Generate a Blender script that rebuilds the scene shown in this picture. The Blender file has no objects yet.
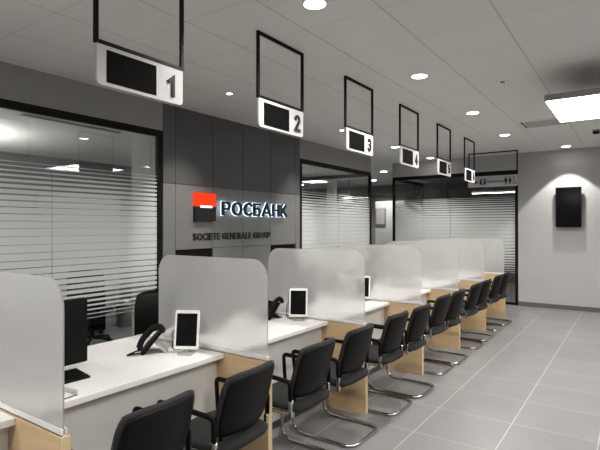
import bpy, bmesh, math, random
from mathutils import Vector, Matrix
random.seed(4)
SC = bpy.context.scene
COL = SC.collection
PI = math.pi

# ------------------------------------------------------------------ materials
def nt(name):
    m = bpy.data.materials.new(name); m.use_nodes = True
    t = m.node_tree; t.nodes.clear()
    out = t.nodes.new('ShaderNodeOutputMaterial')
    return m, t, out
def N(t, kind, **kw):
    n = t.nodes.new(kind)
    for k, v in kw.items():
        if k.startswith('i_'): n.inputs[k[2:].replace('_', ' ')].default_value = v
        else: setattr(n, k, v)
    return n
def M(t, op, a, b=None, c=None):
    n = t.nodes.new('ShaderNodeMath'); n.operation = op
    for i, x in enumerate((a, b, c)):
        if x is None: continue
        if isinstance(x, (int, float)): n.inputs[i].default_value = x
        else: t.links.new(x, n.inputs[i])
    return n.outputs[0]
def pbr(name, col, rough=.5, metal=0, var=.04, scale=30, bump=0, coat=0, spec=.5, stretch=(1, 1, 1)):
    """principled surface with a faint procedural colour variation and optional bump"""
    m, t, out = nt(name)
    p = N(t, 'ShaderNodeBsdfPrincipled')
    p.inputs['Roughness'].default_value = rough; p.inputs['Metallic'].default_value = metal
    p.inputs['Coat Weight'].default_value = coat; p.inputs['Specular IOR Level'].default_value = spec
    tc = N(t, 'ShaderNodeTexCoord'); mp = N(t, 'ShaderNodeMapping'); mp.inputs['Scale'].default_value = stretch
    t.links.new(tc.outputs['Object'], mp.inputs[0])
    ns = N(t, 'ShaderNodeTexNoise'); ns.inputs['Scale'].default_value = scale; ns.inputs['Detail'].default_value = 4
    t.links.new(mp.outputs[0], ns.inputs['Vector'])
    cr = N(t, 'ShaderNodeValToRGB')
    cr.color_ramp.elements[0].position = .3; cr.color_ramp.elements[1].position = .7
    cr.color_ramp.elements[0].color = tuple(c*(1-var) for c in col)+(1,)
    cr.color_ramp.elements[1].color = tuple(min(1, c*(1+var)) for c in col)+(1,)
    t.links.new(ns.outputs['Fac'], cr.inputs[0]); t.links.new(cr.outputs[0], p.inputs['Base Color'])
    if bump:
        b = N(t, 'ShaderNodeBump'); b.inputs['Strength'].default_value = bump; b.inputs['Distance'].default_value = .002
        t.links.new(ns.outputs['Fac'], b.inputs['Height']); t.links.new(b.outputs[0], p.inputs['Normal'])
    t.links.new(p.outputs[0], out.inputs[0])
    return m
def emit(name, col, s):
    m, t, out = nt(name)
    e = N(t, 'ShaderNodeEmission'); e.inputs[0].default_value = col+(1,); e.inputs[1].default_value = s
    t.links.new(e.outputs[0], out.inputs[0]); return m
def grid_mat(name, col, x0, dx, y0, dy, wx, wy, line, rough, var, nscale, linebump, spec=.5):
    m, t, out = nt(name)
    g = N(t, 'ShaderNodeNewGeometry'); s = N(t, 'ShaderNodeSeparateXYZ'); t.links.new(g.outputs['Position'], s.inputs[0])
    def dist(c, o, d):
        v = M(t, 'FRACT', M(t, 'DIVIDE', M(t, 'SUBTRACT', c, o - d*50), d))
        return M(t, 'MULTIPLY', M(t, 'MINIMUM', v, M(t, 'SUBTRACT', 1.0, v)), d)
    lx = M(t, 'LESS_THAN', dist(s.outputs[0], x0, dx), wx/2); ly = M(t, 'LESS_THAN', dist(s.outputs[1], y0, dy), wy/2)
    ln = M(t, 'MAXIMUM', lx, ly)
    tx = M(t, 'FLOOR', M(t, 'DIVIDE', M(t, 'SUBTRACT', s.outputs[0], x0 - dx*50), dx)); ty = M(t, 'FLOOR', M(t, 'DIVIDE', M(t, 'SUBTRACT', s.outputs[1], y0 - dy*50), dy))
    cb = N(t, 'ShaderNodeCombineXYZ'); t.links.new(tx, cb.inputs[0]); t.links.new(ty, cb.inputs[1])
    wn = N(t, 'ShaderNodeTexWhiteNoise'); t.links.new(cb.outputs[0], wn.inputs['Vector'])
    ns = N(t, 'ShaderNodeTexNoise'); ns.inputs['Scale'].default_value = nscale; ns.inputs['Detail'].default_value = 6; ns.inputs['Roughness'].default_value = .6
    ad = N(t, 'ShaderNodeVectorMath', operation='ADD'); sc = N(t, 'ShaderNodeVectorMath', operation='SCALE'); sc.inputs['Scale'].default_value = 7
    t.links.new(cb.outputs[0], sc.inputs[0]); t.links.new(g.outputs['Position'], ad.inputs[0]); t.links.new(sc.outputs[0], ad.inputs[1]); t.links.new(ad.outputs[0], ns.inputs['Vector'])
    f = M(t, 'ADD', M(t, 'MULTIPLY', M(t, 'SUBTRACT', ns.outputs['Fac'], .5), 3*var), M(t, 'MULTIPLY', M(t, 'SUBTRACT', wn.outputs['Value'], .5), var*.5))
    k = M(t, 'ADD', f, 1.0)
    vm = N(t, 'ShaderNodeVectorMath', operation='SCALE'); vm.inputs[0].default_value = col; t.links.new(k, vm.inputs['Scale'])
    mx = N(t, 'ShaderNodeMix', data_type='RGBA'); t.links.new(ln, mx.inputs['Factor']); t.links.new(vm.outputs[0], mx.inputs['A']); mx.inputs['B'].default_value = line+(1,)
    p = N(t, 'ShaderNodeBsdfPrincipled'); t.links.new(mx.outputs['Result'], p.inputs['Base Color']); p.inputs['Specular IOR Level'].default_value = spec
    p.inputs['Roughness'].default_value = rough
    b = N(t, 'ShaderNodeBump'); b.inputs['Strength'].default_value = linebump; b.inputs['Distance'].default_value = .003
    t.links.new(M(t, 'SUBTRACT', 1.0, ln), b.inputs['Height']); t.links.new(b.outputs[0], p.inputs['Normal'])
    t.links.new(p.outputs[0], out.inputs[0]); return m
def glass_mat(name, tint, extra=0.0):
    m, t, out = nt(name)
    tr = N(t, 'ShaderNodeBsdfTransparent'); tr.inputs[0].default_value = tint+(1,)
    gl = N(t, 'ShaderNodeBsdfGlossy'); gl.inputs['Roughness'].default_value = .005
    fr = N(t, 'ShaderNodeFresnel'); fr.inputs[0].default_value = 1.5
    g = N(t, 'ShaderNodeNewGeometry'); t.links.new(M(t, 'ADD', 1.5, M(t, 'MULTIPLY', g.outputs['Backfacing'], 1/1.5-1.5)), fr.inputs[0])   # same reflectance on both faces
    mx = N(t, 'ShaderNodeMixShader'); t.links.new(M(t, 'ADD', fr.outputs[0], extra), mx.inputs[0]); t.links.new(tr.outputs[0], mx.inputs[1]); t.links.new(gl.outputs[0], mx.inputs[2])
    t.links.new(mx.outputs[0], out.inputs[0]); return m
def film_mat():
    m, t, out = nt('frosted film')
    tl = N(t, 'ShaderNodeBsdfTranslucent'); tl.inputs[0].default_value = (.86, .88, .87, 1)
    df = N(t, 'ShaderNodeBsdfDiffuse'); df.inputs[0].default_value = (.8, .82, .81, 1)
    tr = N(t, 'ShaderNodeBsdfTransparent')
    a = N(t, 'ShaderNodeMixShader'); a.inputs[0].default_value = .62; t.links.new(tl.outputs[0], a.inputs[1]); t.links.new(df.outputs[0], a.inputs[2])
    b = N(t, 'ShaderNodeMixShader'); b.inputs[0].default_value = .13; t.links.new(a.outputs[0], b.inputs[1]); t.links.new(tr.outputs[0], b.inputs[2])
    t.links.new(b.outputs[0], out.inputs[0]); return m
def frost_mat():
    m, t, out = nt('frosted acrylic')
    ns = N(t, 'ShaderNodeTexNoise'); ns.inputs['Scale'].default_value = 400
    tl = N(t, 'ShaderNodeBsdfTranslucent'); tl.inputs[0].default_value = (.95, .95, .94, 1)
    df = N(t, 'ShaderNodeBsdfDiffuse'); df.inputs[0].default_value = (.92, .92, .91, 1)
    rf = N(t, 'ShaderNodeBsdfRefraction'); rf.inputs[0].default_value = (.99, .99, .98, 1); rf.inputs['Roughness'].default_value = .22; rf.inputs['IOR'].default_value = 1.25
    gl = N(t, 'ShaderNodeBsdfGlossy'); gl.inputs['Roughness'].default_value = .35
    fr = N(t, 'ShaderNodeFresnel'); fr.inputs[0].default_value = 1.45
    bp = N(t, 'ShaderNodeBump'); bp.inputs['Strength'].default_value = .05; t.links.new(ns.outputs['Fac'], bp.inputs['Height']); t.links.new(bp.outputs[0], df.inputs['Normal'])
    a = N(t, 'ShaderNodeMixShader'); a.inputs[0].default_value = .5; t.links.new(tl.outputs[0], a.inputs[1]); t.links.new(df.outputs[0], a.inputs[2])
    b = N(t, 'ShaderNodeMixShader'); b.inputs[0].default_value = .64; t.links.new(a.outputs[0], b.inputs[1]); t.links.new(rf.outputs[0], b.inputs[2])
    c = N(t, 'ShaderNodeMixShader'); t.links.new(M(t, 'MULTIPLY', fr.outputs[0], .6), c.inputs[0]); t.links.new(b.outputs[0], c.inputs[1]); t.links.new(gl.outputs[0], c.inputs[2])
    t.links.new(c.outputs[0], out.inputs[0]); return m

MT = dict(
    floor=grid_mat('grey porcelain tile', (.20, .198, .197), -1.427, .597, 3.59, .597, .006, .004, (.46, .45, .44), .36, .11, 2.2, .1),
    ceil=grid_mat('white metal ceiling tile', (.74, .725, .705), -1.40, .62, 2.975, .609, .011, .005, (.52, .51, .50), .6, .012, 3, .6, .3),
    ceil2=pbr('plain ceiling paint', (.72, .71, .69), .7, var=.01),
    wall=pbr('light grey wall paint', (.41, .407, .403), .7, var=.015, scale=6),
    bulk=pbr('mid grey wall paint', (.29, .285, .28), .7, var=.02, scale=6),
    bulkfar=pbr('lightened bulkhead paint', (.42, .42, .41), .7, var=.02, scale=6),  # paler than bulk to make up for missing light over the far glass
    board=pbr('white sign board', (.50, .50, .495), .4, var=.01),
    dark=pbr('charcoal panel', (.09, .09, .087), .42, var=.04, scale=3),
    panel=pbr('grey wall panel', (.175, .175, .168), .4, var=.04, scale=3),
    joint=pbr('panel joint black', (.006, .006, .006), .7, spec=.1),
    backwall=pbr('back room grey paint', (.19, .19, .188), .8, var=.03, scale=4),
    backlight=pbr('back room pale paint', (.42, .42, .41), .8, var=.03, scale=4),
    black=pbr('black aluminium', (.005, .005, .005), .5, var=.1, spec=.15),
    skirting=pbr('dark grey skirting', (.10, .10, .10), .5),
    white=pbr('white laminate', (.82, .81, .79), .38, var=.01, scale=8),
    modesty=pbr('pale grey laminate', (.62, .61, .59), .5, var=.015, scale=5),
    whitep=pbr('white plastic', (.82, .82, .81), .3, var=.01),
    screen=pbr('black glass screen', (.003, .003, .004), .12, var=.1, spec=.2),
    signscreen=pbr('matt black display', (.004, .004, .004), .7, var=.2, spec=.04),
    digit=pbr('dark grey numeral', (.02, .02, .02), .5, spec=.2),
    shell=pbr('black plastic', (.003, .003, .003), .5, var=.15, scale=200, bump=.1, spec=.16),
    fabric=pbr('charcoal upholstery', (.020, .021, .021), .85, var=.2, scale=500, bump=.35, spec=.3),
    chrome=pbr('chrome', (.52, .52, .52), .1, metal=1, var=.02),
    silver=pbr('silver plastic', (.42, .42, .41), .35, metal=.3),
    wood=pbr('pale maple veneer', (.60, .43, .245), .45, var=.07, scale=5, stretch=(.8, .8, 7)),
    edge=pbr('pale maple edging', (.66, .49, .30), .45, var=.05, scale=6, stretch=(.8, .8, 7)),
    acrylic=pbr('milky acrylic rail', (.72, .73, .72), .3, var=.01),
    red=pbr('red acrylic', (.72, .05, .02), .35, var=.01),
    navy=pbr('dark navy acrylic', (.012, .018, .03), .35),
    logoblack=pbr('black acrylic', (.01, .01, .01), .35),
    lampbody=pbr('grey lamp housing', (.30, .29, .28), .5, var=.02),
    signgrey=pbr('pale grey sign', (.42, .42, .42), .5, var=.01),
    paper=pbr('paper', (.75, .75, .73), .8, var=.02),
    frost=frost_mat(), film=film_mat(),
    glass=glass_mat('clear glass', (.93, .95, .94), .02),
    lens=emit('downlight lens', (1, .96, .90), 9),
    lensred=emit('red backlit acrylic', (1, .055, .015), .30),
    barlight=emit('white backlit bar', (1, .98, .95), .5),
    spotlens=emit('small spot lens', (1, .97, .93), 9),
    pend=emit('pendant diffuser', (1, .97, .935), 5.2),
    halo=emit('halo light strip', (.62, .82, 1), .9),
)

# ------------------------------------------------------------------ mesh helpers
def link(name, me, mat=None, parent=None, loc=(0, 0, 0), rot=(0, 0, 0), bevel=0, seg=2, smooth=False, sub=0):
    o = bpy.data.objects.new(name, me); COL.objects.link(o)
    if mat: me.materials.append(MT[mat])
    o.location = loc; o.rotation_euler = rot
    if parent: o.parent = parent
    if smooth:
        for p in me.polygons: p.use_smooth = True
    if bevel:
        b = o.modifiers.new('bevel', 'BEVEL'); b.width = bevel; b.segments = seg; b.limit_method = 'ANGLE'
    if sub:
        s = o.modifiers.new('sub', 'SUBSURF'); s.levels = sub; s.render_levels = sub
    return o
class MB:
    def __init__(s): s.bm = bmesh.new()
    def box(s, x0, x1, y0, y1, z0, z1, mtx=None):
        g = bmesh.ops.create_cube(s.bm, size=1)
        m = Matrix.Translation(((x0+x1)/2, (y0+y1)/2, (z0+z1)/2)) @ Matrix.Diagonal((abs(x1-x0), abs(y1-y0), abs(z1-z0), 1))
        if mtx: m = mtx @ m
        bmesh.ops.transform(s.bm, matrix=m, verts=g['verts']); return s
    def cyl(s, c, r, h, r2=None, seg=24, mtx=None):
        m = Matrix.Translation((c[0], c[1], c[2]+h/2))
        if mtx: m = mtx @ m
        bmesh.ops.create_cone(s.bm, cap_ends=True, segments=seg, radius1=r, radius2=r if r2 is None else r2, depth=h, matrix=m); return s
    def sphere(s, c, r, sc=(1, 1, 1)):
        bmesh.ops.create_uvsphere(s.bm, u_segments=16, v_segments=10, radius=r, matrix=Matrix.Translation(c) @ Matrix.Diagonal(sc+(1,))); return s
    def tube(s, pts, r, seg=10, closed=False, sy=1.0):
        pts = [Vector(p) for p in pts]; n = len(pts); rings = []
        up = None
        for i, p in enumerate(pts):
            if closed: d = pts[(i+1) % n]-pts[i-1]
            else: d = pts[min(i+1, n-1)]-pts[max(i-1, 0)]
            d.normalize()
            if up is None:
                up = Vector((0, 0, 1)) if abs(d.z) < .9 else Vector((0, 1, 0))
            up = (up - d*up.dot(d)).normalized(); sd = d.cross(up)
            rings.append([s.bm.verts.new(p + up*math.cos(a)*r + sd*math.sin(a)*r*sy) for a in (2*PI*k/seg for k in range(seg))])
        m = n if closed else n-1
        for i in range(m):
            A, B = rings[i], rings[(i+1) % n]
            for k in range(seg): s.bm.faces.new((A[k], A[(k+1) % seg], B[(k+1) % seg], B[k]))
        if not closed:
            s.bm.faces.new(rings[0][::-1]); s.bm.faces.new(rings[-1])
        return s
    def prism(s, poly, axis, a, b):
        """poly = 2D outline; axis = 'x','y','z' extrusion axis from a to b"""
        def v(p, q):
            return {'x': (q, p[0], p[1]), 'y': (p[0], q, p[1]), 'z': (p[0], p[1], q)}[axis]
        A = [s.bm.verts.new(v(p, a)) for p in poly]; B = [s.bm.verts.new(v(p, b)) for p in poly]
        n = len(poly)
        s.bm.faces.new(A[::-1]); s.bm.faces.new(B)
        for i in range(n): s.bm.faces.new((A[i], A[(i+1) % n], B[(i+1) % n], B[i]))
        return s
    def build(s, name, mat, parent=None, **kw):
        bmesh.ops.recalc_face_normals(s.bm, faces=s.bm.faces)
        me = bpy.data.meshes.new(name); s.bm.to_mesh(me); s.bm.free()
        return link(name, me, mat, parent, **kw)
def rrect(x0, x1, z0, z1, r, seg=8):
    """rounded rectangle; r = (bottom-left, bottom-right, top-right, top-left)"""
    P = []
    for (cx, cz, rr, a0) in ((x0, z0, r[0], PI), (x1, z0, r[1], 1.5*PI), (x1, z1, r[2], 0), (x0, z1, r[3], .5*PI)):
        if rr <= 0: P.append((cx, cz)); continue
        ox = cx + rr if cx == x0 else cx - rr; oz = cz + rr if cz == z0 else cz - rr
        for k in range(seg+1):
            a = a0 + k/seg*PI/2; P.append((ox+rr*math.cos(a), oz+rr*math.sin(a)))
    return P
def smoothpath(ctrl, r, n=6):
    """polyline with rounded corners of radius r"""
    C = [Vector(c) for c in ctrl]; out = [C[0]]
    for i in range(1, len(C)-1):
        a, b, c = C[i-1], C[i], C[i+1]
        rr = min(r, (a-b).length*.49, (c-b).length*.49)
        p, q = b+(a-b).normalized()*rr, b+(c-b).normalized()*rr
        for k in range(n+1):
            t = k/n; out.append(p*(1-t)**2 + b*2*t*(1-t) + q*t*t)
    out.append(C[-1]); return out
def thing(name, label, cat, loc=(0, 0, 0), rz=0, group=None):
    o = bpy.data.objects.new(name, None); COL.objects.link(o); o.location = loc; o.rotation_euler = (0, 0, rz)
    o.empty_display_size = .1
    return tag(o, label, cat, group)
def tag(o, label, cat, group=None):
    o['label'] = label; o['category'] = cat
    if group: o['group'] = group
    return o
def struct(o): o['kind'] = 'structure'; return o
def box(name, mat, x0, x1, y0, y1, z0, z1, parent=None, **kw):
    return MB().box(x0, x1, y0, y1, z0, z1).build(name, mat, parent, **kw)
def dup(root, loc=None, rz=None, label=None, group=None):
    r = root.copy(); COL.objects.link(r)
    if loc is not None: r.location = loc
    if rz is not None: r.rotation_euler = (0, 0, rz)
    if label: r['label'] = label
    if group: r['group'] = group
    for ch in root.children:
        c = ch.copy(); COL.objects.link(c); c.parent = r
        for g in ch.children:
            d = g.copy(); COL.objects.link(d); d.parent = c
    return r
def text_mesh(body, size, bold=0, extrude=.004, shear=0, spacing=1.0):
    c = bpy.data.curves.new('t', 'FONT'); c.body = body; c.size = size; c.offset = bold; c.extrude = extrude; c.shear = shear
    c.space_character = spacing; c.resolution_u = 4
    o = bpy.data.objects.new('t', c); COL.objects.link(o)
    dg = bpy.context.evaluated_depsgraph_get(); dg.update()
    me = bpy.data.meshes.new_from_object(o.evaluated_get(dg)); bpy.data.objects.remove(o)
    me.materials.clear()
    return me
def bounds(me):
    xs = [v.co.x for v in me.vertices]; ys = [v.co.y for v in me.vertices]
    return min(xs), max(xs), min(ys), max(ys)
def arc(cx, cy, rx, ry, a0, a1, n=14):
    return [(cx+rx*math.cos(math.radians(a0+(a1-a0)*k/n)), cy+ry*math.sin(math.radians(a0+(a1-a0)*k/n))) for k in range(n+1)]
# stroke centre lines in a box of height 1: character -> (width, [polylines])
GLYPH = {
 'Р': (.62, [[(0, 0), (0, 1)], [(0, 1), (.32, 1)]+arc(.34, .73, .28, .27, 90, -90)+[(0, .46)]]),
 'О': (.84, [arc(.42, .5, .42, .5, 0, 360, 32)]),
 'С': (.68, [arc(.42, .5, .42, .5, 48, 312, 24)]),
 'Б': (.62, [[(.58, 1), (0, 1), (0, 0), (.32, 0)]+arc(.34, .29, .28, .29, -90, 90)+[(0, .58)]]),
 'А': (.88, [[(0, 0), (.44, 1), (.88, 0)], [(.16, .24), (.72, .24)]]),
 'Н': (.64, [[(0, 0), (0, 1)], [(.64, 0), (.64, 1)], [(0, .52), (.64, .52)]]),
 'К': (.62, [[(0, 0), (0, 1)], [(0, .5), (.2, .52), (.58, 1)], [(.2, .52), (.64, 0)]]),
 'S': (.56, [arc(.28, .75, .26, .25, 30, 270, 12)+arc(.28, .25, .27, .25, 90, -150, 12)]),
 'I': (.0, [[(0, 0), (0, 1)]]),
 'E': (.48, [[(.48, 1), (0, 1), (0, 0), (.48, 0)], [(0, .52), (.43, .52)]]),
 'T': (.56, [[(0, 1), (.56, 1)], [(.28, 1), (.28, 0)]]),
 'G': (.72, [arc(.40, .5, .40, .5, 50, 330, 20)+[(.74, .48), (.44, .48)]]),
 'N': (.62, [[(0, 0), (0, 1), (.62, 0), (.62, 1)]]),
 'R': (.58, [[(0, 0), (0, 1), (.30, 1)]+arc(.31, .75, .25, .25, 90, -90)+[(0, .5)], [(.3, .5), (.58, 0)]]),
 'L': (.46, [[(0, 1), (0, 0), (.46, 0)]]),
 'U': (.62, [[(0, 1), (0, .3)]+arc(.31, .3, .31, .3, 180, 360, 12)+[(.62, 1)]]),
 '1': (.30, [[(0, .76), (.30, 1), (.30, 0)]]),
 '2': (.52, [arc(.26, .74, .25, .26, 165, -25, 12)+[(.0, .0), (.54, 0)]]),
 '3': (.52, [arc(.25, .76, .24, .24, 150, -80, 12)+arc(.25, .26, .27, .26, 88, -150, 12)]),
 '4': (.60, [[(.44, 0), (.44, 1), (0, .3), (.6, .3)]]),
 '5': (.54, [[(.48, 1), (.06, 1), (.03, .55)]+arc(.26, .31, .27, .31, 110, -150, 14)]),
 '6': (.54, [[(.42, 1), (.10, .55)]+arc(.27, .29, .27, .29, 140, -220, 24)]),
}
for lat, cyr in zip('POCAHK', 'РОСАНК'): GLYPH[lat] = GLYPH[cyr]
def glyph_mesh(ch, th, extrude):
    """solid letter of height 1+th built from mitred strokes of thickness th"""
    bm = bmesh.new(); wdt, strokes = GLYPH[ch]
    for k, pl in enumerate(strokes):
        P = [Vector(p).to_2d() for p in pl]; n = len(P); closed = (P[0]-P[-1]).length < 1e-4
        if closed: P = P[:-1]; n -= 1
        else:
            P[0] = P[0]+(P[0]-P[1]).normalized()*th*.5 if k == 0 or ch not in 'АAКKRР' else P[0]; P[-1] = P[-1]+(P[-1]-P[-2]).normalized()*th*.5
        Lp, Rp = [], []
        for i in range(n):
            a = P[i-1] if (i or closed) else None; c = P[(i+1) % n] if (i < n-1 or closed) else None
            d1 = (P[i]-a).normalized() if a is not None else None; d2 = (c-P[i]).normalized() if c is not None else None
            if d1 is None: d1 = d2
            if d2 is None: d2 = d1
            n1 = Vector((-d1.y, d1.x)); n2 = Vector((-d2.y, d2.x)); m = (n1+n2)
            m = m.normalized() if m.length > 1e-4 else n1
            q = m*(th*.5/max(.45, m.dot(n1))); Lp.append(P[i]+q); Rp.append(P[i]-q)
        e = extrude; dz = .0004*k
        V = [[bm.verts.new((p.x, p.y, z+dz)) for p in row] for row, z in ((Lp, -e), (Rp, -e), (Lp, e), (Rp, e))]
        for i in range(n if closed else n-1):
            j = (i+1) % n
            bm.faces.new((V[0][i], V[0][j], V[1][j], V[1][i])); bm.faces.new((V[2][i], V[3][i], V[3][j], V[2][j]))
            bm.faces.new((V[0][i], V[2][i], V[2][j], V[0][j])); bm.faces.new((V[1][i], V[1][j], V[3][j], V[3][i]))
        if not closed:
            bm.faces.new((V[0][0], V[1][0], V[3][0], V[2][0])); bm.faces.new((V[0][-1], V[2][-1], V[3][-1], V[1][-1]))
    bmesh.ops.recalc_face_normals(bm, faces=bm.faces)
    me = bpy.data.meshes.new('letter'); bm.to_mesh(me); bm.free(); return me
def fit_letters(body, w, h, th, extrude, gap=.16, word=.42):
    """letter meshes laid out so that the word measures w by h (origin bottom left)"""
    x, items = 0, []
    for ch in body:
        if ch == ' ': x += word; continue
        items.append((ch, x)); x += GLYPH[ch][0]+th+gap
    total = x-gap; sx, sy = w/total, h/(1+th); out = []
    for ch, x in items:
        m = glyph_mesh(ch, th, extrude)
        for v in m.vertices: v.co = Vector(((v.co.x+x+th/2)*sx, (v.co.y+th/2)*sy, v.co.z))
        out.append((ch, m))
    return out

# ------------------------------------------------------------------ layout numbers
XL = -4.616                      # face of the left wall
ZC = 3.064                       # ceiling
YW = 10.48                       # face of the far wall
Y0, D = 1.077, 1.3205            # first divider, pitch
XR, YB = 3.3, -4.2
ZF = 2.735                       # top of the glazing frames

# ------------------------------------------------------------------ the setting
struct(box('floor', 'floor', -11, XR+.1, YB-.1, 16.1, -.1, 0))
struct(box('ceiling', 'ceil', XL, XR+.1, YB-.1, YW+.1, ZC, ZC+.1))
struct(box('ceiling_corridor', 'ceil2', -11, XL, 9.25, 16.1, ZC, ZC+.1))
struct(box('wall_right', 'wall', XR, XR+.1, YB, YW, 0, ZC))
struct(box('wall_back', 'wall', XL, XR, YB-.1, YB, 0, ZC))
struct(box('wall_far', 'wall', -1.953, XR, YW, YW+.12, 0, ZC))
struct(box('baseboard_far', 'skirting', -1.953, XR, YW-.012, YW, 0, .085))
struct(box('wall_far_bulkhead', 'bulkfar', XL-.06, -1.953, YW+.01, YW+.1, ZF, ZC))
struct(box('wall_left_bulkhead', 'bulk', XL-.1, XL, YB, 3.772, ZF, ZC))
struct(box('wall_left_bulkhead_beyond', 'bulk', XL-.1, XL, 6.62, 9.25, ZF, ZC))

def film_strips(mb, axis, a0, a1, pos, z0=.65, z1=2.19):
    mid, half = (z0+z1)/2, (z1-z0)/2; z = z0
    while z < z1:
        t = min(1, abs(z-mid)/half); per = .078-.038*t; fr = max(.14, .95-.80*t**2.2)
        if axis == 'y': mb.box(pos, pos+.0012, a0, a1, z, z+per*fr)
        else: mb.box(a0, a1, pos, pos+.0012, z, z+per*fr)
        z += per
    return mb
def glazing(name, axis, a0, a1, pos, joints, posts, film=True, top=ZF, thick=.05):
    """glass wall along an axis: black frame, panes butted at the joints, striped film"""
    e = bpy.data.objects.new(name, None); COL.objects.link(e); struct(e)
    f = MB()
    def b(u0, u1, z0, z1, t=thick, mb=f):
        if axis == 'y': mb.box(pos-t, pos, u0, u1, z0, z1)
        else: mb.box(u0, u1, pos, pos+t, z0, z1)
    b(a0, a1, top-.075, top); b(a0, a1, 0, .05)
    for p in posts: b(p, p+.06, .05, top-.075)
    f.build('frame', 'black', e)
    js = [a0]+list(joints)+[a1]
    for u0, u1 in zip(js, js[1:]):
        g = MB()
        if axis == 'y': g.box(pos-.03, pos-.022, u0+.002, u1-.002, .05, top-.075)
        else: g.box(u0+.002, u1-.002, pos+.022, pos+.03, .05, top-.075)
        pn = g.build('pane', 'glass', e)
        if film:
            if axis == 'y': film_strips(MB(), 'y', u0+.004, u1-.004, pos-.0205).build('striped_film', 'film', pn)
            else: film_strips(MB(), 'x', u0+.004, u1-.004, pos+.0195).build('striped_film', 'film', pn)
    return e
glazing('window_1', 'y', YB, 3.772, XL, (-3.4, -1.2, .55, 2.455), (YB, 3.70))
glazing('window_2', 'y', 6.62, 9.25, XL, (7.93,), (6.62, 9.22))
glazing('window_3', 'x', XL-.06, -1.953, YW+.012, (-3.33,), (-4.68, -2.013))
glazing('window_4', 'x', -8.0, XL-.06, 9.25, (-6.3,), (-8.0,))
glazing('window_5', 'y', YW+.08, 12.4, XL-.03, (), (12.34,))

# clad pier with the company sign: panels with real joints
pier = bpy.data.objects.new('wall_left_pier', None); COL.objects.link(pier); struct(pier)
box('core', 'joint', XL-.30, XL-.022, 3.772, 6.62, 0, ZC, pier)
js = [3.772, 3.963, 4.594, 5.195, 5.83, 6.50, 6.62]
for i in range(6):
    a, b = js[i]+.003, js[i+1]-.003
    box('upper_panel', 'dark', XL-.022, XL, a, b, 2.122, ZC, pier, bevel=.001)  # darker than the panels below, partly to imitate weaker light up there
    lo = i in (1, 4)
    box('panel', 'panel', XL-.022, XL, a, b, 1.31 if lo else (1.316 if 0 < i < 5 else 0), 2.116, pier, bevel=.001)
    if 0 < i < 5 and not lo: box('lower_panel', 'panel', XL-.022, XL, a, b, 0, 1.31, pier, bevel=.001)
    if lo: box('lower_panel', 'panel', XL-.022, XL, a, b, 0, .62, pier, bevel=.001)
    if lo: # recessed niche
        box('niche', 'joint', XL-.022, XL-.018, a, b, .62, 1.304, pier)

# rooms behind the glass
struct(box('ceiling_office', 'ceil2', -7.9, XL-.1, YB, 6.5, 2.74, 2.84))
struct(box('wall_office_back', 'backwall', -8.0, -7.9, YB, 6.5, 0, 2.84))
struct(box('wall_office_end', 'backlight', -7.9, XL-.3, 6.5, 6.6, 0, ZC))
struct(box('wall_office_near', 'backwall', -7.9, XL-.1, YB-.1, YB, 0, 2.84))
struct(box('baseboard_office', 'skirting', -7.9, -7.885, YB, 6.5, 0, .09))
struct(box('wall_office_partition', 'wall', -5.156, XL-.06, 3.73, 3.80, 0, 2.74))
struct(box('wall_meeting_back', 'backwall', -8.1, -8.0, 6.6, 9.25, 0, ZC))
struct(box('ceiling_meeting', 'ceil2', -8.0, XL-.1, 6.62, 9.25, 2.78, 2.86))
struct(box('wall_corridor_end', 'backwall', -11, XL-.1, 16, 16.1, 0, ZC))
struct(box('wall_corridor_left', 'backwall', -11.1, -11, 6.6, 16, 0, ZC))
struct(box('wall_corridor_pier', 'backlight', -6.05, -5.2, 12.4, 12.6, 0, 2.42))
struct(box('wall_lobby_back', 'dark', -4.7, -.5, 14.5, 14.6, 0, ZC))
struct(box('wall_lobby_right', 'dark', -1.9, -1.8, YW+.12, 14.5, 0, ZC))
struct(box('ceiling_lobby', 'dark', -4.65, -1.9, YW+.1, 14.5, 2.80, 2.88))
struct(MB().cyl((-6.58, 10.9, 0), .13, ZC, seg=32).build('trim_1', 'white', None, smooth=False))
bpy.data.objects['trim_1'].data.materials[0] = MT['white']
struct(box('trim_2', 'black', -6.26, -4.75, 12.33, 12.4, 2.40, 2.49))
struct(box('trim_3', 'black', -6.26, -6.18, 12.33, 12.4, 0, 2.40))
struct(box('trim_4', 'black', -9.5, -7.25, 12.33, 12.4, 2.40, 2.56))
struct(box('trim_5', 'black', -7.37, -7.25, 12.33, 12.4, 0, 2.40))

# ------------------------------------------------------------------ pendants and downlights
def pendant(x, y, sx, sy, label):
    t = thing('pendant_lamp', label, 'ceiling lamp', (x, y, 2.75), 0, 'square pendant lamps')
    MB().box(0, sx, 0, sy, .006, .065).build('housing', 'lampbody', t, bevel=.003)
    MB().box(.012, sx-.012, .012, sy-.012, 0, .006).build('diffuser', 'pend', t)
    for px, py in ((sx-.2, .2), (sx-.2, sy-.2), (sx-.45, sy/2)): MB().cyl((px, py, .065), .004, ZC-2.75-.065, seg=8).build('suspension_wire', 'chrome', t)
    return t
pendant(-.70, 4.97, 1.08, 1.08, 'large square glowing pendant lamp below the ceiling at right edge')
pendant(-.30, .85, 1.08, 1.08, 'added square pendant lamp overhead, out of view, lighting the hall')  # this and the next two are unseen lamps added to light the hall
pendant(1.4, 2.6, 1.08, 1.08, 'added square pendant lamp, out of view to the right, lighting the hall')
pendant(-2.3, -1.5, 1.08, 1.08, 'unseen square pendant lamp added behind the camera to brighten the frosted screens')

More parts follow.
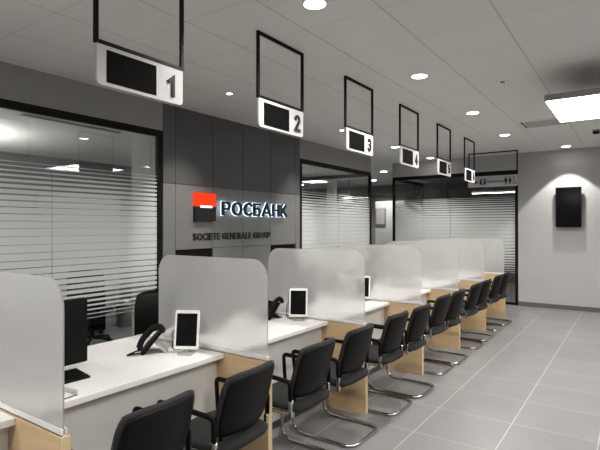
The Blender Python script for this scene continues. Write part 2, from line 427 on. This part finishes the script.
def spot(parent, e, ang, blend, tgt=None, size=.04, col=(1, .965, .925)):
    L = bpy.data.lights.new('lamp', 'SPOT'); L.energy = e; L.spot_size = math.radians(ang); L.spot_blend = blend
    L.shadow_soft_size = size; L.color = col
    o = bpy.data.objects.new('light_beam', L); COL.objects.link(o); o.parent = parent; o.location = (0, 0, -.015)
    if tgt:
        d = Vector(tgt)-parent.location; o.rotation_euler = d.to_track_quat('-Z', 'Y').to_euler()
    return o
def downlight(x, y, r, label, e, ang, blend, lens='lens', group='round recessed downlights', tgt=None, z=ZC):
    t = thing('recessed_downlight', label, 'ceiling light', (x, y, z), 0, group)
    b = MB(); n = 32; bm = b.bm
    prof = ((r*1.18, 0), (r*1.17, -.004), (r*1.03, -.006), (r, -.002), (r*.98, 0))
    rings = [[bm.verts.new((q*math.cos(2*PI*k/n), q*math.sin(2*PI*k/n), zz)) for k in range(n)] for q, zz in prof]
    for A, B in zip(rings, rings[1:]):
        for k in range(n): bm.faces.new((A[k], A[(k+1) % n], B[(k+1) % n], B[k]))
    b.build('trim_ring', 'whitep', t, smooth=True)
    MB().cyl((0, 0, -.003), r*.98, .002, seg=n).build('lens', lens, t)
    spot(t, e, ang, blend, tgt)
    return t
EA = 42
for i, (x, y) in enumerate(((-1.735, 2.66), (-1.735, 4.53), (-1.735, 6.40), (-1.735, 8.25))):
    downlight(x, y, .072, ['round downlight nearest the camera, above the first hanging signs', 'second round downlight in the row, right of sign 3',
                     'third round downlight in the row, right of sign 5', 'farthest round downlight of the row, by the ceiling vent'][i], EA, 150, .6)
downlight(-3.66, 8.33, .072, 'round downlight above the glass wall, left of sign 4', 32, 140, .6)
downlight(-3.63, 10.1, .072, 'round downlight above the far glass, between signs 4 and 5', 22, 76, .8)
downlight(-1.06, 10.08, .072, 'round downlight close to the far wall above the screen', 45, 83, .12)
for y, l in ((3.92, 'small spotlight in front of the dark pier, left of sign 2'), (6.40, 'small spotlight in front of the dark pier, left of sign 3')):
    downlight(-3.68, y, .03, l, 40, 56, 1.0, 'spotlens', 'small wall-washing spotlights', (XL-.02, y+.1, 1.55))
for x, y in ((.6, 7.6), (2.2, 5.5), (2.2, 8.5), (-3.2, -.8)):  # unseen downlights added to brighten the hall
    downlight(x, y, .072, 'added round downlight out of view, lighting the hall', 42, 150, .6)
for x, y, l in ((-5.56, 11.9, 'nearer oblong-looking downlight in the corridor ceiling'), (-6.89, 14.0, 'farther downlight in the corridor ceiling')):
    downlight(x, y, .09, l, 60, 150, .6, group='corridor downlights')
def area(name, loc, sx, sy, e, rot=(0, 0, 0)):
    L = bpy.data.lights.new(name, 'AREA'); L.shape = 'RECTANGLE'; L.size = sx; L.size_y = sy; L.energy = e; L.color = (1, .97, .92)
    o = bpy.data.objects.new(name, L); COL.objects.link(o); o.location = loc; o.rotation_euler = rot; return o
# fill light panels added to brighten the rooms behind the glass
def fill_panel(x, y, z, s, mat, label):
    t = thing('fill_light_panel', label, 'ceiling light', (x, y, z), 0, 'fill light panels added to brighten the rooms behind the glass')
    MB().box(-s/2, s/2, -s/2, s/2, -.02, 0).build('frame', 'whitep', t)
    MB().box(-s/2+.015, s/2-.015, -s/2+.015, s/2-.015, -.024, -.02).build('diffuser', mat, t)
MT['uplight'] = emit('uplighter diffuser', (1, .98, .95), 45)
MT['officefill'] = emit('office fill panel', (1, .98, .95), 32)
MT['dimfill'] = emit('dimmed fill panel', (1, .98, .95), 14)
fill_panel(-6.3, -.3, 2.74, .6, 'officefill', 'added square light panel brightening the back office')
fill_panel(-6.3, 6.0-1.2, 2.74, .3, 'officefill', 'small added light panel brightening the far end of the back office')
fill_panel(-6.9, 8.0, 2.78, .6, 'dimfill', 'added square light panel brightening the meeting room behind the glass')
t = thing('reflection_light_bar', 'slim glowing bar standing in for a lamp reflection in the far glass', 'lamp', (-2.78, 12.2, 2.40))  # glowing bar made up to imitate a light reflected in the far glass
MB().box(-.55, .52, -.04, .04, 0, .05).build('housing', 'lampbody', t)
MB().box(-.54, .51, -.035, .035, -.006, 0).build('diffuser', 'pend', t)
for px in (-.4, .4): MB().cyl((px, 0, .05), .004, .35, seg=8).build('suspension_wire', 'chrome', t)
fill_panel(-9.8, 13.6, ZC, .6, 'dimfill', 'added square light panel brightening the corridor')
t = thing('exit_light', 'small white glowing double box light deep in the corridor', 'light', (-7.6, 13.6, 2.42))
MB().box(-.14, .14, -.04, .04, .05, .13).build('upper_box', 'barlight', t)
MB().box(-.14, .14, -.04, .04, -.09, .0).build('lower_box', 'barlight', t)
MB().box(-.02, .02, .041, .06, -.09, ZC-2.42).build('stem', 'lampbody', t)
fill_panel(-3.3, 11.0, 2.80, .45, 'dimfill', 'small hidden light panel added to brighten the film on the far glass')
# indirect uplighter hung out of view to brighten the back office ceiling
t = thing('hidden_uplighter', 'unseen indirect lamp placed to brighten the back office ceiling', 'lamp', (-6.75, 2.2, 2.35))
MB().box(-.45, .45, -.12, .12, 0, .06).build('housing', 'lampbody', t, bevel=.005)
MB().box(-.43, .43, -.10, .10, .06, .064).build('diffuser', 'uplight', t)
for px in (-.3, .3): MB().cyl((px, 0, .064), .004, .33, seg=8).build('suspension_wire', 'chrome', t)

# ------------------------------------------------------------------ hanging desk signs
def hang_frame(mb, axis, a0, a1, z0, z1, w=.023, d=.02):
    for (u0, u1, v0, v1) in ((a0, a0+w, z0, z1), (a1-w, a1, z0, z1), (a0+w, a1-w, z1-w, z1), (a0+w, a1-w, z0, z0+w)):
        if axis == 'y': mb.box(-d/2, d/2, u0, u1, v0, v1)
        else: mb.box(u0, u1, -d/2, d/2, v0, v1)
    return mb
XS = -2.32
where = ['nearest the camera', 'second from the camera', 'third from the camera', 'fourth, in front of the glass', 'fifth, in front of the far glass', 'farthest, overlapping the toilet sign']
for i in range(6):
    y = 1.46 + i*D
    t = thing('hanging_sign', f'white hanging sign with numeral {i+1}, {where[i]}', 'sign', (XS, y, 0), 0, 'numbered signs hung above the desks')
    hang_frame(MB(), 'y', -.012, .592, 2.562, ZC).build('hanging_frame', 'black', t, loc=(0, 0, 0), bevel=.002)
    MB().prism(rrect(0, .582, 2.347, 2.562, (.028, .028, 0, 0)), 'x', -.006, .010).build('board', 'board', t, bevel=.0015)
    box('display', 'signscreen', .010, .0115, .055, .380, 2.366, 2.540, t)
    me = glyph_mesh(str(i+1), .21, .005); x0, x1, z0, z1 = bounds(me)
    h = .136; s = h/(z1-z0); w = (x1-x0)*s*.95
    for v in me.vertices: v.co = Vector(((v.co.x-x0)*s*.95, (v.co.y-z0)*s, v.co.z))
    link('numeral', me, 'digit', t, (.015, .485-w/2, 2.385), (PI/2, 0, PI/2))
# direction sign in front of the far glass
t = thing('direction_sign', 'long grey hanging sign with arrow, toilet figures and wheelchair symbol', 'sign', (0, 10.0, 0))
x0, x1 = -2.80, -1.868
hang_frame(MB(), 'x', x0, x1, 2.585, ZC).build('hanging_frame', 'black', t, bevel=.002)
MB().prism(rrect(x0, x1, 2.375, 2.592, (.02, .02, 0, 0)), 'y', -.028, -.004).build('board', 'signgrey', t)
yy = -.0295
MB().prism([(-2.70, 2.475), (-2.65, 2.525), (-2.65, 2.49), (-2.60, 2.49), (-2.60, 2.46), (-2.65, 2.46), (-2.65, 2.425)], 'y', yy, yy+.0015).build('arrow', 'digit', t)
p = MB().prism(rrect(-2.57, -2.45, 2.425, 2.535, (.01,)*4, 3), 'y', yy, yy+.0015).build('machine_symbol', 'digit', t)
MB().box(-2.545, -2.475, yy-.0008, yy, 2.49, 2.515).box(-2.53, -2.49, yy-.0008, yy, 2.445, 2.475).build('inset', 'signgrey', p)
me = text_mesh('Банкоматы', 1, .008, .001); bx0, bx1, bz0, bz1 = bounds(me)
for v in me.vertices: v.co = Vector(((v.co.x-bx0)/(bx1-bx0)*.33, (v.co.y-bz0)/(bz1-bz0)*.055, v.co.z))
link('lettering', me, 'digit', t, (-2.43, yy, 2.455), (PI/2, 0, 0))
def person_symbol(cx, skirt):
    b = MB()
    b.prism([(cx+.013*math.cos(a*PI/6), 2.548+.013*math.sin(a*PI/6)) for a in range(12)], 'y', yy, yy+.0015)
    if skirt: b.prism([(cx-.012, 2.53), (cx+.012, 2.53), (cx+.034, 2.46), (cx-.034, 2.46)], 'y', yy, yy+.0015)
    else: b.prism([(cx-.026, 2.53), (cx+.026, 2.53), (cx+.022, 2.46), (cx-.022, 2.46)], 'y', yy, yy+.0015)
    b.box(cx-.014, cx-.002, yy, yy+.0015, 2.405, 2.462).box(cx+.002, cx+.014, yy, yy+.0015, 2.405, 2.462)
    return b.build('person_symbol', 'digit', t)
person_symbol(-2.078, False); person_symbol(-2.005, True)
wb = MB().tube([(-1.925+.026*math.cos(a), yy, 2.435+.026*math.sin(a)) for a in [PI*.75+k*PI/9 for k in range(13)]], .005, 6)
wb.tube([(-1.938, yy, 2.525), (-1.93, yy, 2.46), (-1.905, yy, 2.455), (-1.89, yy, 2.42), (-1.878, yy, 2.42)], .006, 6)
wb.prism([(-1.94+.011*math.cos(a*PI/6), 2.545+.011*math.sin(a*PI/6)) for a in range(12)], 'y', yy, yy+.0015)
wb.build('wheelchair_symbol', 'digit', t)

# ------------------------------------------------------------------ company sign on the pier
t = thing('company_sign', 'backlit company sign with red and black square on the dark pier', 'sign', (XL, 0, 0))
MB().box(0, .055, 4.246, 4.60, 1.852, 2.03).build('red_half', 'lensred', t)
MB().box(0, .055, 4.246, 4.60, 1.665, 1.852).build('black_half', 'logoblack', t)
MB().box(.055, .058, 4.32, 4.53, 1.838, 1.866).build('white_bar', 'barlight', t)
for ch, me in fit_letters('РОСБАНК', 1.46, .19, .215, .012, .15):
    link('letter', me, 'navy', t, (.062, 4.70, 1.745), (PI/2, 0, PI/2))
for ch, me in fit_letters('РОСБАНК', 1.470, .199, .265, .002, .10):
    link('halo_light', me, 'halo', t, (.042, 4.695, 1.7405), (PI/2, 0, PI/2))
t = thing('wall_lettering', 'dark raised lettering reading SOCIETE GENERALE GROUP below the backlit sign', 'sign', (XL, 0, 1.4))
for ch, me in fit_letters('SOCIETE GENERALE GROUP', 1.58, .090, .21, .006, .17):
    link('letter', me, 'logoblack', t, (.0065, 4.24, .02), (PI/2, 0, PI/2))

# ------------------------------------------------------------------ desks, dividers and screens
XC, XW0, XW1 = -2.265, -3.20, -1.887
nth = ['nearest', 'second', 'third', 'fourth', 'fifth', 'sixth', 'farthest']
DESKS = []
for i in range(-1, 6):
    ya, yb = Y0+i*D+.001, Y0+(i+1)*D-.041
    if i == -1: ya = -.6
    if i == -1: lab = 'white desk cut off at the lower left corner, before the first divider'
    else: lab = f'white service desk, the {["first", "second", "third", "fourth", "fifth", "sixth"][i]} whole one from the camera under sign {i+1}'
    t = thing('service_desk', lab, 'desk', (0, ya, 0), 0, 'white service desks in one row')
    L = yb-ya
    MB().box(-3.20, XC, 0, L, .718, .75).build('desk_top', 'white', t, bevel=.002)
    MB().box(XC-.085, XC-.065, 0, L, .07, .718).build('front_panel', 'modesty', t)
    MB().box(XC-.12, XC-.09, 0, L, 0, .07).build('plinth', 'skirting', t)
    MB().box(-3.15, XC-.12, 0, .02, .07, .718).build('side_panel', 'modesty', t)
    MB().box(-3.15, XC-.12, L-.02, L, .07, .718).build('side_panel', 'modesty', t)
for i in range(7):
    y = Y0+i*D
    near = ['cut off at the lower left edge', 'second from the camera', 'third from the camera', 'fourth from the camera', 'fifth from the camera', 'sixth from the camera', 'farthest, by the far glass'][i]
    t = thing('desk_divider', f'pale wooden divider panel between desks, {near}', 'divider', (0, y-.04, 0), 0, 'wooden divider panels')
    MB().box(-3.20, XW1-.002, 0, .04, 0, .752).build('panel', 'wood', t)
    MB().box(XW1-.002, XW1, 0, .04, 0, .752).build('edging', 'edge', t)
    s = thing('privacy_screen', f'frosted rounded screen on the wooden divider, {near}', 'screen', (0, y-.02, .752), 0, 'frosted privacy screens')
    MB().prism(rrect(-2.955, -1.906, .012, .636, (0, 0, .125, .125), 10), 'y', -.004, .004).build('screen_sheet', 'frost', s, bevel=.001)
    MB().box(-3.0, -1.898, -.012, -.005, 0, .028).box(-3.0, -1.898, .005, .012, 0, .028).box(-3.0, -1.898, -.012, .012, 0, .005).build('rail', 'acrylic', s)

# ------------------------------------------------------------------ visitor chairs
def sqgrid(name, mat, parent, a, b, k, fx, th, nu=14, nv=12, **kw):
    """closed curved pad: s,t in [-1,1]; front and rear layers offset by th"""
    bm = bmesh.new(); L = [[], []]
    for side in (0, 1):
        for i in range(nu+1):
            row = []
            for j in range(nv+1):
                s, t2 = -1+2*i/nu, -1+2*j/nv
                y = a*s*math.sqrt(1-k*t2*t2*.5*t2*t2); z = b*t2*math.sqrt(1-k*s*s*.5*s*s)
                edge = max(abs(s), abs(t2)); q = (1-edge**6)
                x = fx(y, z) + (-1 if side else 1)*th*(.45+.55*q)
                row.append(bm.verts.new((x, y, z)))
            L[side].append(row)
    for side in (0, 1):
        for i in range(nu):
            for j in range(nv): bm.faces.new((L[side][i][j], L[side][i+1][j], L[side][i+1][j+1], L[side][i][j+1]))
    per = [(i, 0) for i in range(nu)]+[(nu, j) for j in range(nv)]+[(i, nv) for i in range(nu, 0, -1)]+[(0, j) for j in range(nv, 0, -1)]
    for p, q in zip(per, per[1:]+per[:1]):
        bm.faces.new((L[0][p[0]][p[1]], L[0][q[0]][q[1]], L[1][q[0]][q[1]], L[1][p[0]][p[1]]))
    bmesh.ops.recalc_face_normals(bm, faces=bm.faces)
    me = bpy.data.meshes.new(name); bm.to_mesh(me); bm.free()
    return link(name, me, mat, parent, smooth=True, **kw)
def make_chair(label):
    t = thing('visitor_chair', label, 'chair', (0, 0, 0), 0, 'black visitor chairs along the desks')
    # cantilever tube
    side = [(.135, .222, .50), (.135, .222, .415), (-.27, .222, .415), (-.27, .222, .013), (.255, .222, .013), (.255, -.222, .013), (-.27, -.222, .013), (-.27, -.222, .415), (.135, -.222, .415), (.135, -.222, .50)]
    MB().tube(smoothpath(side, .095, 6), .012, 10).build('frame', 'chrome', t, smooth=True)
    for s in (-1, 1):
        MB().prism(rrect(.124, .146, .395, .50, (.008,)*4, 3), 'y', s*.222-.012, s*.222+.012).build('bracket', 'chrome', t, bevel=.003)
        pth = smoothpath([(-.245, s*.228, .43), (-.265, s*.236, .635), (.0, s*.24, .632), (.135, s*.234, .622), (.136, s*.230, .50)], .03, 6)
        MB().tube(pth, .0105, 10, sy=1.5).build('armrest', 'shell', t, smooth=True)
    # seat: thick cushion
    o = sqgrid('seat', 'fabric', t, .222, .225, .42, lambda y, z: .012*math.cos(z*5)+.0*y - .09*max(0, -z-.14)**1.0*.5, .033)
    # local x (up) , z (depth)  -> rotate so thickness is vertical
    for v in o.data.vertices: v.co = Vector((v.co.z-.035, v.co.y, v.co.x+.435))
    bk = lambda y, z: .27*z - 1.0*y*y - .5*max(0, -z-.05)**2
    p = sqgrid('backrest', 'fabric', t, .214, .178, .38, bk, .021)
    for v in p.data.vertices: v.co = v.co + Vector((.195, 0, .668))
    q = sqgrid('back_shell', 'shell', t, .203, .168, .38, bk, .010)
    for v in q.data.vertices: v.co = v.co + Vector((.2125, 0, .665))
    MB().prism([(-.16, .415), (.16, .415), (.16, .405), (-.16, .405)], 'x', -.2, .14).build('seat_pan', 'shell', t)
    for s in (-1, 1): MB().tube(smoothpath([(.07, s*.15, .41), (.112, s*.15, .43), (.112, s*.15, .52)], .03, 4), .012, 8).build('back_support', 'shell', t, smooth=True)
    return t
spots = [(1.375, 0.05, -1.91), (1.985, .05, -1.91), (2.68, .0, -1.92), (3.27, .0, -1.92), (3.975, .0, -1.92), (4.50, .0, -1.90), (5.30, .0, -1.955), (5.803, .0, -1.94), (6.625, .0, -1.955), (7.13, .0, -1.95), (7.93, .0, -1.965), (8.435, .0, -1.96)]
lab = ['cut off by the bottom edge, at the first desk', 'right before the second wooden divider', 'first after the second wooden divider', 'right before the third wooden divider',
       'first after the third wooden divider', 'right before the fourth wooden divider', 'first after the fourth wooden divider', 'right before the fifth wooden divider',
       'first after the fifth wooden divider', 'right before the sixth wooden divider', 'first after the sixth wooden divider', 'farthest of the row, by the last divider']
ch0 = None
for (y, rz, x), l in zip(spots, lab):
    l = 'black cantilever visitor chair, ' + l
    if ch0 is None: ch0 = make_chair(l); ch0.location = (x, y, 0); ch0.rotation_euler = (0, 0, rz)
    else: dup(ch0, (x, y, 0), rz, l)

# ------------------------------------------------------------------ desk equipment
ZT = .75
def make_tablet(label):
    t = thing('customer_tablet', label, 'tablet', (0, 0, ZT), 0, 'white customer tablets on stands')
    # local: screen faces -y, leaning back a little
    R = Matrix.Translation((0, 0, .028)) @ Matrix.Rotation(math.radians(-9), 4, 'X')
    b = MB(); b.prism(rrect(-.083, .083, 0, .258, (.014,)*4, 5), 'y', -.006, .008); bmesh.ops.transform(b.bm, matrix=R, verts=b.bm.verts)
    body = b.build('tablet_body', 'whitep', t, bevel=.002)
    b = MB(); b.prism(rrect(-.070, .070, .022, .236, (.002,)*4, 2), 'y', -.0072, -.006); bmesh.ops.transform(b.bm, matrix=R, verts=b.bm.verts)
    b.build('display', 'screen', body)
    MB().prism(rrect(-.045, .055, -.055, .06, (.01,)*4, 4), 'z', 0, .008).build('stand_foot', 'silver', t, bevel=.002)
    MB().prism([(.01, .008), (.03, .008), (.045, .16), (.03, .16)], 'x', -.02, .02).build('stand_arm', 'silver', t)
    MB().tube(smoothpath([(-.05, .045, .17), (-.115, .05, .14), (-.11, .05, .005), (-.06, .09, .004)], .06, 6), .003, 8).build('cable', 'shell', t, smooth=True)
    return t
face = math.radians(30)
tb = make_tablet('white upright tablet with black screen on the first desk, beside a telephone'); tb.location = (-2.47, 2.21, ZT); tb.rotation_euler = (0, 0, face)
dup(tb, (-2.515, 3.575, ZT), face-.03, 'white upright tablet with black screen on the second desk')
dup(tb, (-2.555, 4.905, ZT), face-.22, 'white upright tablet half hidden by the third frosted screen')
def make_phone(label):
    t = thing('desk_telephone', label, 'telephone', (0, 0, ZT), 0, 'black desk telephones')
    # local x = front(-) to back(+), width along y
    MB().prism([(-.075, 0), (-.055, 0), (.060, .140), (.045, .152), (-.082, .012)], 'y', -.085, .085).build('body', 'shell', t, bevel=.003)
    MB().prism([(.0, .08), (.012, .085), (.095, .006), (.095, 0), (.08, 0)], 'y', -.07, .07).build('stand', 'silver', t, bevel=.001)
    MB().box(-.06, .085, -.07, .07, 0, .004).build('stand_base', 'silver', t)
    arc = smoothpath([(-.085, -.10, .055), (-.065, -.10, .11), (.0, -.10, .180), (.045, -.10, .192), (.066, -.10, .160)], .03, 5)
    hs = MB().tube(arc, .014, 10, sy=1.5).sphere((-.078, -.10, .050), .02, (1.0, 1.3, .9)).sphere((.062, -.10, .162), .02, (1.0, 1.3, 1.0)).build('handset', 'shell', t, smooth=True)
    sc = MB(); a = math.atan2(.140, .122)
    sc.box(.02, .075, -.03, .07, .0, .002); bmesh.ops.transform(sc.bm, matrix=Matrix.Translation((-.030, 0, .059)) @ Matrix.Rotation(-a, 4, 'Y'), verts=sc.bm.verts)
    sc.build('display', 'screen', t)
    MB().tube(smoothpath([(-.07, -.10, .035), (-.10, -.105, .035), (-.165, -.10, .008), (-.14, -.07, .006), (-.08, -.05, .006)], .03, 5), .0055, 8).build('handset_cord', 'shell', t, smooth=True)
    return t
ph = make_phone('black desk telephone on a tilted stand on the first desk'); ph.location = (-2.69, 2.12, ZT); ph.rotation_euler = (0, 0, math.radians(48))
dup(ph, (-2.78, 3.50, ZT), math.radians(75), 'black desk telephone behind the second frosted screen')
def make_monitor(label):
    t = thing('computer_monitor', label, 'monitor', (0, 0, ZT), 0, 'black monitors on the desks')
    # local: display faces -x, back +x
    b = MB().prism(rrect(-.235, .235, .055, .43, (.01,)*4, 4), 'x', -.012, .022).build('housing', 'shell', t, bevel=.004)
    MB().prism(rrect(-.222, .222, .07, .415, (.004,)*4, 2), 'x', -.0135, -.012).build('display', 'screen', b)
    MB().box(.022, .0235, -.05, .02, .30, .318).build('badge', 'silver', b)
    MB().prism(rrect(-.035, .035, .01, .25, (.01,)*4, 3), 'x', -.03, -.005).build('stand_neck', 'shell', t)
    MB().prism(rrect(-.17, -.06, -.11, .11, (.03,)*4, 5), 'z', 0, .012).build('stand_foot', 'shell', t, bevel=.002)
    return t
mon = None
for i in range(6):
    l = f'black computer monitor seen from behind on the desk under sign {i+1}' if i == 0 else f'black computer monitor, a dark blur behind the {["", "second", "third", "fourth", "fifth", "sixth"][i]} frosted screen'
    loc = (-2.68, 1.385, ZT) if i == 0 else (-2.76, 1.36+i*D, ZT)
    if mon is None: mon = make_monitor(l); mon.location = loc
    else: dup(mon, loc, 0, l)
t = thing('keyboard', 'black computer keyboard lying on the first desk beside the frosted screen', 'keyboard', (-2.60, 1.355, ZT), math.radians(-3))
MB().prism([(-.075, 0), (.075, 0), (.075, .012), (-.075, .026)], 'y', -.20, .20).build('key_tray', 'shell', t, bevel=.003)
kb = MB()
for r in range(6):
    for c in range(17):
        kx = .06-r*.024; ky = -.185+c*.0228
        zz = .012+(.075-kx)/.15*.014
        kb.box(kx-.010, kx+.010, ky-.0095, ky+.0095, zz-.001, zz+.007)
o = kb.build('keys', 'shell', t); o['kind'] = 'stuff'
t = thing('document_tray', 'small clear paper tray with black edge on the first desk', 'tray', (-2.37, 1.245, ZT), math.radians(4))
MB().box(-.075, .075, -.10, .10, 0, .003).box(-.075, .075, .097, .10, 0, .03).box(-.075, -.072, -.10, .10, 0, .03).build('tray_base', 'acrylic', t)
MB().box(.072, .0745, -.10, .10, .003, .008).build('black_edge', 'shell', t)
MB().box(-.065, .065, -.09, .09, .003, .006).build('paper', 'paper', t)

# ------------------------------------------------------------------ office chairs
def make_office_chair(label):
    t = thing('office_chair', label, 'office chair', (0, 0, 0), 0, 'black office chairs behind the desks')
    bk = lambda y, z: -.9*y*y + .10*z*z*4
    p = sqgrid('backrest', 'shell', t, .235, .29, .45, bk, .022)
    for v in p.data.vertices: v.co = v.co + Vector((.24, 0, .695))
    o = sqgrid('seat', 'fabric', t, .24, .24, .5, lambda y, z: .0, .035)
    for v in o.data.vertices: v.co = Vector((v.co.z, v.co.y, v.co.x+.46))
    MB().tube(smoothpath([(.05, 0, .42), (.25, 0, .43), (.29, 0, .55), (.27, 0, .75)], .06, 5), .018, 8, sy=1.8).build('back_bar', 'shell', t, smooth=True)
    MB().cyl((0, 0, .09), .028, .34).build('gas_column', 'shell', t, smooth=False)
    b = MB()
    for k in range(5):
        a = 2*PI*k/5+.3; b.tube([(0, 0, .105), (.15*math.cos(a), .15*math.sin(a), .10), (.29*math.cos(a), .29*math.sin(a), .07)], .017, 8)
    b.build('star_base', 'shell', t, smooth=True)
    for k in range(5):
        a = 2*PI*k/5+.3; cx, cy = .29*math.cos(a), .29*math.sin(a)
        R = Matrix.Translation((cx, cy, .028)) @ Matrix.Rotation(a+1.1, 4, 'Z') @ Matrix.Rotation(PI/2, 4, 'X')
        c = MB(); c.cyl((0, 0, -.025), .028, .02, seg=16, mtx=R); c.cyl((0, 0, .006), .028, .02, seg=16, mtx=R); c.build('caster', 'shell', t)
    return t
oc = make_office_chair('black office chair behind the first desk, seen above its edge'); oc.location = (-3.55, 2.91, 0); oc.rotation_euler = (0, 0, math.radians(150))
dup(oc, (-6.0, 3.72, 0), math.radians(-60), 'black office chair on casters inside the back office behind the film')

# back office furniture
t = thing('office_cabinet', 'tall pale cabinet against the back office wall', 'cabinet', (-7.9, 3.95, 0))
MB().box(.015, .42, 0, 1.2, .0, 2.12).build('body', 'backlight', t)
for k in range(2): 
    d = MB().box(.42, .438, .004+k*.6, .596+k*.6, .08, 2.11).build('door', 'backlight', t)
    MB().box(.438, .455, (.55 if k == 0 else .64), (.56 if k == 0 else .65), .95, 1.15).build('handle', 'silver', d)
t = thing('office_printer', 'dark office printer behind the striped film', 'printer', (-6.85, 4.15, 0), math.radians(-30))
MB().box(-.28, .28, -.26, .26, .06, .62).build('cabinet', 'shell', t, bevel=.01)
MB().box(-.27, .27, -.25, .25, .62, .86).build('body', 'shell', t, bevel=.02)
MB().box(-.25, .25, -.24, .24, .86, .92).build('lid', 'shell', t, bevel=.012)
MB().box(.28, .284, -.1, .04, .78, .80).build('badge', 'silver', t)
for sx in (-1, 1):
    for sy in (-1, 1): MB().cyl((sx*.22, sy*.2, 0), .03, .06, seg=12).build('caster', 'shell', t)
t = thing('waste_bin', 'small white bin with crumpled paper beside the printer behind the glass', 'bin', (-6.78, 4.78, 0))
MB().cyl((0, 0, 0), .12, .34, .15, 20).build('bin_body', 'modesty', t)
MB().sphere((.03, 0, .36), .09, (1.2, 1, .6)).sphere((-.05, .04, .37), .07, (1, 1, .7)).build('crumpled_paper', 'paper', t)
t = thing('light_switch', 'double light switch on the grey partition behind the glass', 'switch', (-4.86, 3.73, .92))
MB().box(-.04, .04, -.008, 0, -.04, .04).build('plate', 'whitep', t, bevel=.003)
MB().box(-.03, .03, -.011, -.008, .005, .03).box(-.03, .03, -.011, -.008, -.03, -.005).build('rocker', 'silver', t)
t = thing('ceiling_vent', 'long slotted air vent in the back office ceiling', 'air vent', (-5.1, 2.4, 2.74), math.radians(2))
MB().box(-.045, .045, 0, 1.15, -.008, 0).build('frame', 'lampbody', t)
v = MB()
for k in range(38): v.box(-.035, .035, .02+k*.03, .036+k*.03, -.0095, -.008)
v.build('slots', 'black', t)
t = thing('meeting_table', 'white table inside the glass meeting room', 'table', (-6.6, 7.9, 0))
MB().box(-.8, .8, -.45, .45, .71, .74).build('table_top', 'white', t)
for sx in (-1, 1):
    for sy in (-1, 1): MB().box(sx*.72-.02, sx*.72+.02, sy*.38-.02, sy*.38+.02, 0, .71).build('leg', 'silver', t)
t = thing('notice_board', 'grey framed board on the pale corridor pier', 'board', (-5.85, 12.4, 1.85))
MB().box(-.18, .12, -.03, 0, -.22, .24).build('frame', 'skirting', t)
MB().box(-.16, .10, -.033, -.03, -.20, .22).build('sheet', 'lampbody', t)

# ------------------------------------------------------------------ far wall and ceiling devices
t = thing('wall_screen', 'black upright screen mounted on the grey far wall', 'screen', (-1.055, YW, 0))
MB().box(-.10, .10, -.06, 0, 1.80, 2.1).build('wall_bracket', 'shell', t)
MB().box(-.215, .215, -.10, -.06, 1.575, 2.335).build('housing', 'shell', t, bevel=.004)
MB().box(-.203, .203, -.1015, -.10, 1.590, 2.323).build('display', 'screen', t)
t = thing('smoke_detector', 'small round recessed detector with dark slot in the ceiling', 'detector', (-1.11, 5.16, ZC))
MB().cyl((0, 0, -.012), .05, .012, .06, 28).build('ring', 'whitep', t)
MB().cyl((.005, 0, -.0145), .024, .003, seg=20).build('sensor', 'black', t)
t = thing('air_diffuser', 'square ceiling air diffuser left of the pendant lamp', 'air vent', (-1.08, 7.58, ZC))
b = MB()
for k, s in enumerate((.28, .235)):
    for (a0, a1, b0, b1) in ((-s, s, -s, -s+.016), (-s, s, s-.016, s), (-s, -s+.016, -s+.016, s-.016), (s-.016, s, -s+.016, s-.016)): b.box(a0, a1, b0, b1, -.012, 0)
b.build('frame', 'whitep', t)
MB().box(-.217, .217, -.217, .217, -.010, 0).build('center_plate', 'bulkfar', t)
b = MB()
for a in (-1, 1):
    b.box(-.262, .262, a*.251-.0145, a*.251+.0145, -.004, -.001); b.box(a*.251-.0145, a*.251+.0145, -.236, .236, -.004, -.001)
b.build('slot', 'black', t)
t = thing('ceiling_camera', 'small dark ceiling device behind the pendant lamp', 'camera', (-.50, 8.62, ZC))
MB().cyl((0, 0, -.02), .055, .02, seg=24).build('mount', 'lampbody', t)
MB().box(-.045, .045, -.03, .03, -.06, -.02).build('body', 'shell', t, bevel=.01)
t = thing('bench_corner', 'corner of a pale slab with dark side at the lower right edge', 'bench', (.02, 2.95, 0))
MB().box(0, .5, -.75, 0, 0, .07).build('base', 'shell', t)
MB().box(-.005, .505, -.755, .005, .07, .085).build('slab', 'paper', t, bevel=.003)

# ------------------------------------------------------------------ world, camera
w = bpy.data.worlds.new('world'); SC.world = w; w.use_nodes = True
w.node_tree.nodes['Background'].inputs[0].default_value = (.05, .05, .055, 1); w.node_tree.nodes['Background'].inputs[1].default_value = .3
cam = bpy.data.cameras.new('camera'); co = bpy.data.objects.new('camera', cam); COL.objects.link(co)
F, YAW, PITCH, ROLL = 482.5, -.6089, .0024, -.0008
cam.sensor_fit = 'HORIZONTAL'; cam.sensor_width = 36; cam.lens = 36*F/600; cam.clip_start = .05
f = Vector((math.sin(YAW)*math.cos(PITCH), math.cos(YAW)*math.cos(PITCH), math.sin(PITCH)))
r = Vector((math.cos(YAW), -math.sin(YAW), 0)); u = r.cross(f)
r2 = r*math.cos(ROLL)+u*math.sin(ROLL); u2 = -r*math.sin(ROLL)+u*math.cos(ROLL)
co.matrix_world = Matrix(((r2.x, u2.x, -f.x, 0), (r2.y, u2.y, -f.y, 0), (r2.z, u2.z, -f.z, 1.6), (0, 0, 0, 1)))
SC.camera = co
vs = SC.view_settings; vs.view_transform = 'Standard'; vs.look = 'None'; vs.exposure = 1.8; vs.gamma = 1; vs.use_curve_mapping = False
cy = SC.cycles; cy.use_denoising = True; cy.max_bounces = 12; cy.transparent_max_bounces = 24; cy.diffuse_bounces = 5; cy.glossy_bounces = 5; cy.transmission_bounces = 8
cy.caustics_reflective = False; cy.caustics_refractive = True; cy.sample_clamp_indirect = 4
